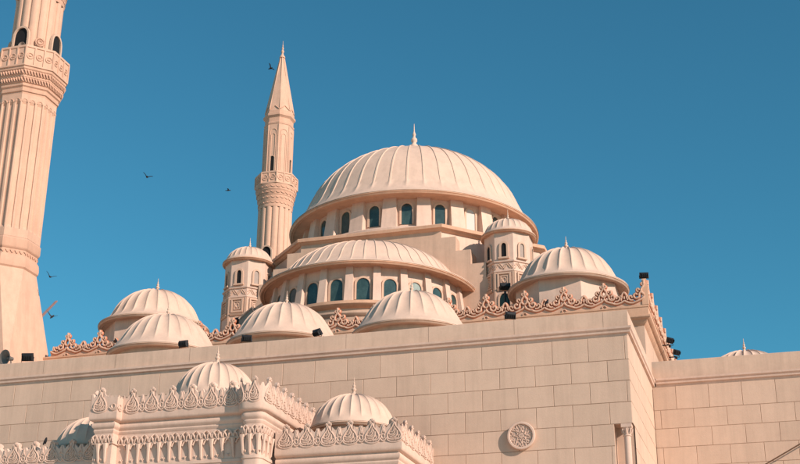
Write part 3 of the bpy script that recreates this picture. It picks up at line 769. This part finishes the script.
# stalactite frieze: carved leaf row over hanging pendants
fz = MB()
pth.sweep([(d*INS, z) for d, z in [(-0.34, 10.46), (-0.25, 10.47), (-0.25, 10.52), (-0.30, 10.53), (-0.30, 10.78), (-0.34, 10.80)]], fz)
units = []
for ua, ub in [(S_[0], S_[1]), (S_[1], S_[2]), (S_[3], S_[4]), (S_[5], S_[-1])]:
    n = max(1, int(round((ub-ua)/0.385))); units += [(ua+(k+0.5)*(ub-ua)/n, (ub-ua)/n, k == n-1) for k in range(n)]
for c, w, last in units:
    A = lambda u, d, z: pth.at(c+u*w, d*INS, z)
    for s_ in (-1, 1):
        fz.tube([A(s_*0.46, -0.25, 10.52), A(s_*0.40, -0.22, 10.64), A(s_*0.16, -0.20, 10.76), A(s_*0.0, -0.24, 10.80)], [0.034, 0.04, 0.036, 0.02], 5)
        fz.tube([A(s_*0.06, -0.26, 10.50), A(s_*0.14, -0.21, 10.62), A(s_*0.32, -0.19, 10.73)], [0.02, 0.036, 0.03], 5)
    if last: continue
    # pendant between two hollow niches
    fz.tube([A(0.5, -0.22, 10.47), A(0.5, -0.23, 10.30), A(0.5, -0.26, 10.10), A(0.5, -0.30, 9.86), A(0.5, -0.33, 9.78)], [0.10, 0.068, 0.05, 0.05, 0.022], 6)
    fz.tube([A(0.5-0.5, -0.26, 10.47), A(0.5-0.34, -0.26, 10.43), A(0.5-0.2, -0.26, 10.30)], 0.035, 4); fz.tube([A(0.5+0.5, -0.26, 10.47), A(0.5+0.34, -0.26, 10.43), A(0.5+0.2, -0.26, 10.30)], 0.035, 4)
    fz.tube([A(-0.10, -0.31, 9.93), A(0.0, -0.32, 9.86), A(0.10, -0.31, 9.93)], 0.03, 4)
fz.build('stalactite_frieze', M['cream'], pt, PL, smooth=45)
# lower wings
for pts, lab in (([(-17.33, 41.85), (-12.63, 41.85), (-12.63, 46.0)], None), ([(-28.97, 46.0), (-28.97, 41.85), (-24.27, 41.85)], None)):
    q = Path(pts); bb = MB()
    q.sweep([(-0.34*INS, GROUND), (-0.34*INS, 9.4)], bb)
    xs = [p[0] for p in pts]; bb.box(min(xs)+0.3, max(xs)-0.3, 41.98, 45.99, 9.8, 10.06)
    wo = bb.build('wing_wall', M['cream'], pt, PL, smooth=30)
    q.sweep([(d, z-1.5) for d, z in PROF[1:]]).build('wing_cornice', M['cream'], wo, smooth=35)
    palmette_crest(q, 10.13, 0.84, 0.77, -0.03, 'wing_crest', M['cream'], wo)

# ------------------------------------------------------------------ floodlights
def floodlight(loc, label, yaw, tilt, s=1.0, post=0.0, arm=0.0, h=None):
    t = thing('floodlight', label, 'floodlight', loc, (0, 0, yaw), 'floodlights on the mosque')
    s = s*0.86; h = h or 0.16*s+0.12
    b = MB(); b.box(-0.05*s, 0.05*s, -0.05, 0.05, -post, 0.02)
    if arm: b.tube([rotz((0, 0, 0.02), -yaw), rotz((-arm, 0, 0.02), -yaw)], 0.03, 5)
    b.tube([(-0.26*s, 0, h), (-0.26*s, 0, 0.03), (0.26*s, 0, 0.03), (0.26*s, 0, h)], 0.02*s, 5)
    b.build('bracket', M['black'], t, smooth=30)
    def P(x, y, z): return (x*s, (y*cos(tilt)-z*sin(tilt))*s, h+(y*sin(tilt)+z*cos(tilt))*s)
    k = MB(); k.loft([[P(-0.25, 0.02, -0.17), P(0.25, 0.02, -0.17), P(0.25, 0.02, 0.17), P(-0.25, 0.02, 0.17)], [P(-0.25, -0.08, -0.17), P(0.25, -0.08, -0.17), P(0.25, -0.08, 0.17), P(-0.25, -0.08, 0.17)],
                     [P(-0.16, -0.17, -0.10), P(0.16, -0.17, -0.10), P(0.16, -0.17, 0.10), P(-0.16, -0.17, 0.10)]])
    for i in range(5):
        x = -0.2+0.1*i; k.loft([[P(x-0.008, -0.08, -0.14), P(x+0.008, -0.08, -0.14), P(x+0.008, -0.21, -0.08), P(x-0.008, -0.21, -0.08)], [P(x-0.008, -0.08, 0.14), P(x+0.008, -0.08, 0.14), P(x+0.008, -0.21, 0.08), P(x-0.008, -0.21, 0.08)]])
    hs = k.build('housing', M['black'], t, smooth=0)
    l = MB(); l.loft([[P(-0.22, 0.021, -0.14), P(0.22, 0.021, -0.14), P(0.22, 0.021, 0.14), P(-0.22, 0.021, 0.14)], [P(-0.22, 0.035, -0.14), P(0.22, 0.035, -0.14), P(0.22, 0.035, 0.14), P(-0.22, 0.035, 0.14)]])
    l.build('lens', M['lens'], hs, smooth=0)
    return t
PY, PZ = 46.13, 15.50
floodlight((-30.62, PY, PZ), 'black floodlight on the wall parapet in front of the near minaret', 0.25, 0.5, 1.15)
floodlight((-23.32, PY, PZ), 'black floodlight on the wall parapet before the left low dome', -0.1, 0.2, 0.95)
floodlight((-20.52, PY, PZ), 'black floodlight on the wall parapet at the left foot of the middle low dome', 0.35, 0.3, 0.95)
floodlight((-17.45, PY, PZ), 'black floodlight tipped on the wall parapet before the right half of the middle low dome', -0.5, 0.7, 0.95)
floodlight((-9.63, PY, PZ), 'black floodlight on the wall parapet in front of the right corner dome drum', 0.5, 0.6, 0.95)
floodlight((-14.72, 63.3, 23.82), 'tiny black floodlight on the left flank of the right turret', 0.0, 0.4, 0.6, arm=-0.2)
floodlight((HX1-0.10, HY0+0.10, 20.33), 'black floodlight on top of the crest post at the hall corner', 0.2, 0.3, 0.95, h=0.17)
floodlight((-12.79, 60.2, 21.82), 'large black floodlight on a post in front of the right turret door', 0.3, 0.75, 1.25, 3.1)
floodlight((-27.35, 60.2, 21.3), 'large black floodlight on a post in front of the left turret door', -0.3, 0.75, 1.25, 3.1)
floodlight((-4.95, 61.42, 18.72), 'black floodlight on the crest of the hall side, nearer of two', 0.9, 0.3, 0.95, 0.1, 0.38)
floodlight((-4.95, 64.91, 19.13), 'black floodlight on the crest of the hall side, farther of two', 0.9, 0.3, 0.95, 0.1, 0.38)

def round_thing(name, label, cat, loc, rot, R, m, group=None, depth=0.35):
    t = thing(name, label, cat, loc, rot, group)
    b = MB()
    prof = [(0.10*R, -depth), (0.22*R, -depth), (0.28*R, -depth*0.7), (0.45*R, -depth*0.4), (0.72*R, -depth*0.15), (R, 0.0), (R*1.03, 0.02), (R*0.97, 0.02), (R*0.68, -depth*0.12), (R*0.40, -depth*0.36), (R*0.2, -depth*0.6)]
    b.loft([[(r*cos(2*pi*k/24), -y, r*sin(2*pi*k/24)) for k in range(24)] for r, y in prof])
    b.build('horn', m, t, smooth=40)
    d = MB(); d.loft([[(r*cos(2*pi*k/12), -y, r*sin(2*pi*k/12)) for k in range(12)] for r, y in ((0.02, -depth*0.3), (R*0.22, -depth*0.42), (R*0.24, -depth*1.05), (0.02, -depth*1.1))])
    d.build('driver', M['greymetal'], t, smooth=40)
    k = MB(); k.tube([(0, depth*0.8, 0), (0, depth*0.9, -R*1.05), (0, depth*0.9, -R*1.25)], 0.03, 5); k.build('bracket', M['greymetal'], t, smooth=30)
    return t
def horn_at(a, z, lab, R=0.20, r=1.55):
    c = rotz((0, -r, z), a); return round_thing('loudspeaker', lab, 'loudspeaker', (-38.33+c[0], 54.8+c[1], c[2]), (0, 0, a), R, M['horn'], 'horn loudspeakers on the near minaret', 0.4)
horn_at(radians(8), 36.3, 'horn loudspeaker in the left archway above the near minaret balcony')
horn_at(radians(44), 36.1, 'small horn loudspeaker between the two archways above the near minaret balcony', 0.15)
horn_at(radians(84), 36.2, 'horn loudspeaker in the right archway above the near minaret balcony')
round_thing('spotlight', 'round grey spotlight on the wall parapet at the left edge beside the near minaret base', 'spotlight', (-31.79, PY+0.05, PZ+0.36), (0.1, 0, -0.3), 0.34, M['greymetal'], None, 0.40)

# ------------------------------------------------------------------ birds (one continuous skinned body each)
def bird(loc, label, rot, flap=0.5, size=1.0, flying=True):
    me = bpy.data.meshes.new('bird'); s = size*(0.78 if flying else 0.9)
    if flying:
        v = [(0,0,0), (0,-0.10,0.01), (0,-0.17,0.03), (0,-0.22,0.02), (0,0.12,0), (0,0.24,0),
             (0.10,-0.03,0.03+0.05*flap), (0.22,-0.02,0.05+0.14*flap), (0.36,0.04,0.04+0.22*flap), (-0.10,-0.03,0.03+0.05*flap), (-0.22,-0.02,0.05+0.14*flap), (-0.36,0.04,0.04+0.22*flap)]
        e = [(0,1),(1,2),(2,3),(0,4),(4,5),(0,6),(6,7),(7,8),(0,9),(9,10),(10,11)]
        rad = [(.065,.06),(.055,.055),(.038,.038),(.012,.012),(.045,.03),(.055,.01),(.06,.018),(.055,.012),(.02,.008),(.06,.018),(.055,.012),(.02,.008)]
    else:
        v = [(0,0,0.14), (0,-0.07,0.19), (0,-0.10,0.26), (0,-0.15,0.25), (0,0.10,0.08), (0,0.22,0.02), (0.03,0,0.06), (0.03,-0.01,0.0), (-0.03,0,0.06), (-0.03,-0.01,0.0)]
        e = [(0,1),(1,2),(2,3),(0,4),(4,5),(0,6),(6,7),(0,8),(8,9)]
        rad = [(.075,.075),(.06,.06),(.04,.04),(.012,.012),(.055,.045),(.03,.012),(.015,.015),(.01,.01),(.015,.015),(.01,.01)]
    me.from_pydata([tuple(c*s for c in p) for p in v], e, []); me.update()
    o = bpy.data.objects.new('bird', me); COL.objects.link(o); o.location = loc; o.rotation_euler = rot
    sk = o.modifiers.new('skin', 'SKIN'); me.skin_vertices[0].data[0].use_root = True
    for d, r in zip(me.skin_vertices[0].data, rad): d.radius = (r[0]*s, r[1]*s)
    o.modifiers.new('smooth', 'SUBSURF').levels = 1; o.modifiers['smooth'].render_levels = 2
    me.materials.append(M['bird'])
    return tag(o, label, 'bird', 'birds about the mosque')
YAW, PIT, ROL, FPX = radians(16.95), radians(22.21), radians(0.40), 1290.7
fw = (-sin(YAW)*cos(PIT), cos(YAW)*cos(PIT), sin(PIT)); r0 = (cos(YAW), sin(YAW), 0)
u0 = (r0[1]*fw[2]-r0[2]*fw[1], r0[2]*fw[0]-r0[0]*fw[2], r0[0]*fw[1]-r0[1]*fw[0])
RT = [cos(ROL)*r0[i]+sin(ROL)*u0[i] for i in range(3)]; UP = [-sin(ROL)*r0[i]+cos(ROL)*u0[i] for i in range(3)]
bird((-28.97, 52.0, 26.6), 'dark bird flying in the open sky between the two minarets', (0.2, 0.3, 0.6), 0.8, 0.95)
bird((-26.89, 57.0, 27.76), 'small dark bird gliding just left of the far minaret shaft', (0.0, -0.2, 1.9), 0.3, 0.85)
bird((-26.12, 60.0, 36.62), 'dark bird beside the tip of the far minaret spire', (0.1, 0.5, 1.2), 1.0, 0.95)
bird((-31.99, 49.2, 20.64), 'dark bird flying beside the near minaret moulding', (0.4, 0.3, 0.8), 0.9, 0.95)
bird((-31.26, 48.6, 18.43), 'dark bird diving past the near minaret base above the hall crest', (0.9, 0.4, 0.3), 1.0, 0.95)
bird((-9.95, 55.95, 19.42), 'small dark bird perched on the hall crest before the right corner dome', (0, 0, 0.9), size=1.1, flying=False)
bird((-32.05, 55.95, 19.42), 'small dark bird perched on the hall crest before the left corner dome', (0, 0, -0.6), size=1.1, flying=False)
bird((-26.5, 41.7, 10.78), 'black bird perched on the crest of the shaded left portal wing', (0, 0, 0.9), size=1.0, flying=False)

# small grey wedge on the hall roof
sh = thing('roof_wedge', 'grey wedge shaped block at the foot of the left turret', 'stair hood', (-26.1, 59.0, 18.62))
q = MB(); pr_ = [(-0.6, 0.0), (0.6, 0.0), (0.6, 2.35), (0.1, 3.15), (-0.6, 2.6)]
q.loft([[(x, -0.1, z) for x, z in pr_], [(x, 1.4, z) for x, z in pr_]]); q.build('body', M['wedgegrey'], sh, smooth=0)
q = MB(); q.tube([(-0.6, -0.14, 2.6), (0.1, -0.14, 3.15), (0.62, -0.14, 2.35)], 0.05, 5); q.tube([(0.6, -0.14, 0.0), (0.6, -0.14, 2.35)], 0.05, 5); q.build('trim', M['cream'], sh, smooth=0)

# ------------------------------------------------------------------ guy cable at the lower right, far crane
cb = MB(); cb.tube([(-4.6, 53.5, 9.05), (-0.85, 53.5, 11.07), (0.5, 53.5, 11.78), (5.5, 53.5, 14.42)], 0.028, 6)
tag(cb.build('cable', M['cable'], smooth=60), 'thin brown slanting cable crossing the lower right corner in front of the block wall', 'cable')
lp = thing('lamp_post', 'plain lamp post holding the slanting cable beside the set-back wall', 'lamp post', (5.5, 53.5, GROUND))
q = MB(); q.lathe([(0.22, 0), (0.22, 0.3), (0.11, 0.4), (0.07, 16.4)], 14, (0, 0, 0)); q.build('pole', M['greymetal'], lp)
q = MB(); q.lathe([(0.08, 16.35), (0.25, 16.45), (0.28, 16.75), (0.1, 16.95), (0.02, 17.0)], 14, (0, 0, 0)); q.build('lamp_head', M['greymetal'], lp)
cr = thing('crane', 'faint reddish boom of a far crane showing beside the near minaret base', 'crane', (-148, 205, GROUND))
q = MB()
c0 = (0.0, 0.0); base = (0, 0, 65.0); tip = (16.85, 0, 82.6)
q.box(-1.0, 1.0, -1.0, 1.0, 0, 66.5); q.build('mast', M['crane'], cr, smooth=0)
q = MB()
for dx, dy in ((-0.45, -0.45), (0.45, -0.45), (0.0, 0.45)):
    q.tube([(dx, dy, 66), (tip[0]+dx*0.3, dy*0.3, tip[2])], 0.12, 4)
for i in range(24):
    f0, f1 = i/24, (i+1)/24; g_ = lambda f, dx, dy: (tip[0]*f+dx*(1-0.7*f), dy*(1-0.7*f), 66+(tip[2]-66)*f)
    q.tube([g_(f0, -0.45, -0.45), g_(f1, 0.45, -0.45)], 0.06, 4); q.tube([g_(f0, 0.45, -0.45), g_(f1, 0.0, 0.45)], 0.06, 4)
q.build('boom', M['crane'], cr, smooth=0)

# ------------------------------------------------------------------ camera
cam = bpy.data.cameras.new('camera'); co = bpy.data.objects.new('camera', cam); COL.objects.link(co)
from mathutils import Matrix
co.matrix_world = Matrix(((RT[0], UP[0], -fw[0], 0), (RT[1], UP[1], -fw[1], 0), (RT[2], UP[2], -fw[2], 0), (0, 0, 0, 1)))
cam.sensor_width = 36; cam.lens = 36*FPX/800; cam.clip_end = 4000; cam.clip_start = 0.1
S.camera = co

# ------------------------------------------------------------------ light
EL = radians(26); TX, TY = -2.1, 1.0
l = hypot(TX, TY); dv = (TX/l*cos(EL), TY/l*cos(EL), -sin(EL))
sun = bpy.data.lights.new('sun', 'SUN'); so = bpy.data.objects.new('sun', sun); COL.objects.link(so)
from mathutils import Vector
so.rotation_euler = Vector(dv).to_track_quat('-Z', 'Y').to_euler(); so.location = (60, -20, 60)
sun.energy = 4.7; sun.angle = radians(0.5); sun.color = (1.0, 0.825, 0.71)
w = bpy.data.worlds.new('World'); S.world = w; w.use_nodes = True
nt = w.node_tree; bg = nt.nodes['Background']; sk = nt.nodes.new('ShaderNodeTexSky')
sk.sky_type = 'NISHITA'; sk.sun_disc = False; sk.sun_elevation = EL; sk.sun_rotation = atan2(-TX, -TY)
sk.air_density = 1.0; sk.dust_density = 0.0; sk.ozone_density = 2.5
tn = nt.nodes.new('ShaderNodeVectorMath'); tn.operation = 'MULTIPLY'; tn.inputs[1].default_value = (0.36, 0.97, 0.96)
nt.links.new(sk.outputs[0], tn.inputs[0]); nt.links.new(tn.outputs[0], bg.inputs['Color']); bg.inputs['Strength'].default_value = 0.097
S.view_settings.view_transform = 'Standard'; S.view_settings.look = 'None'
S.view_settings.exposure = 0.3; S.view_settings.gamma = 1.0; S.view_settings.use_curve_mapping = False
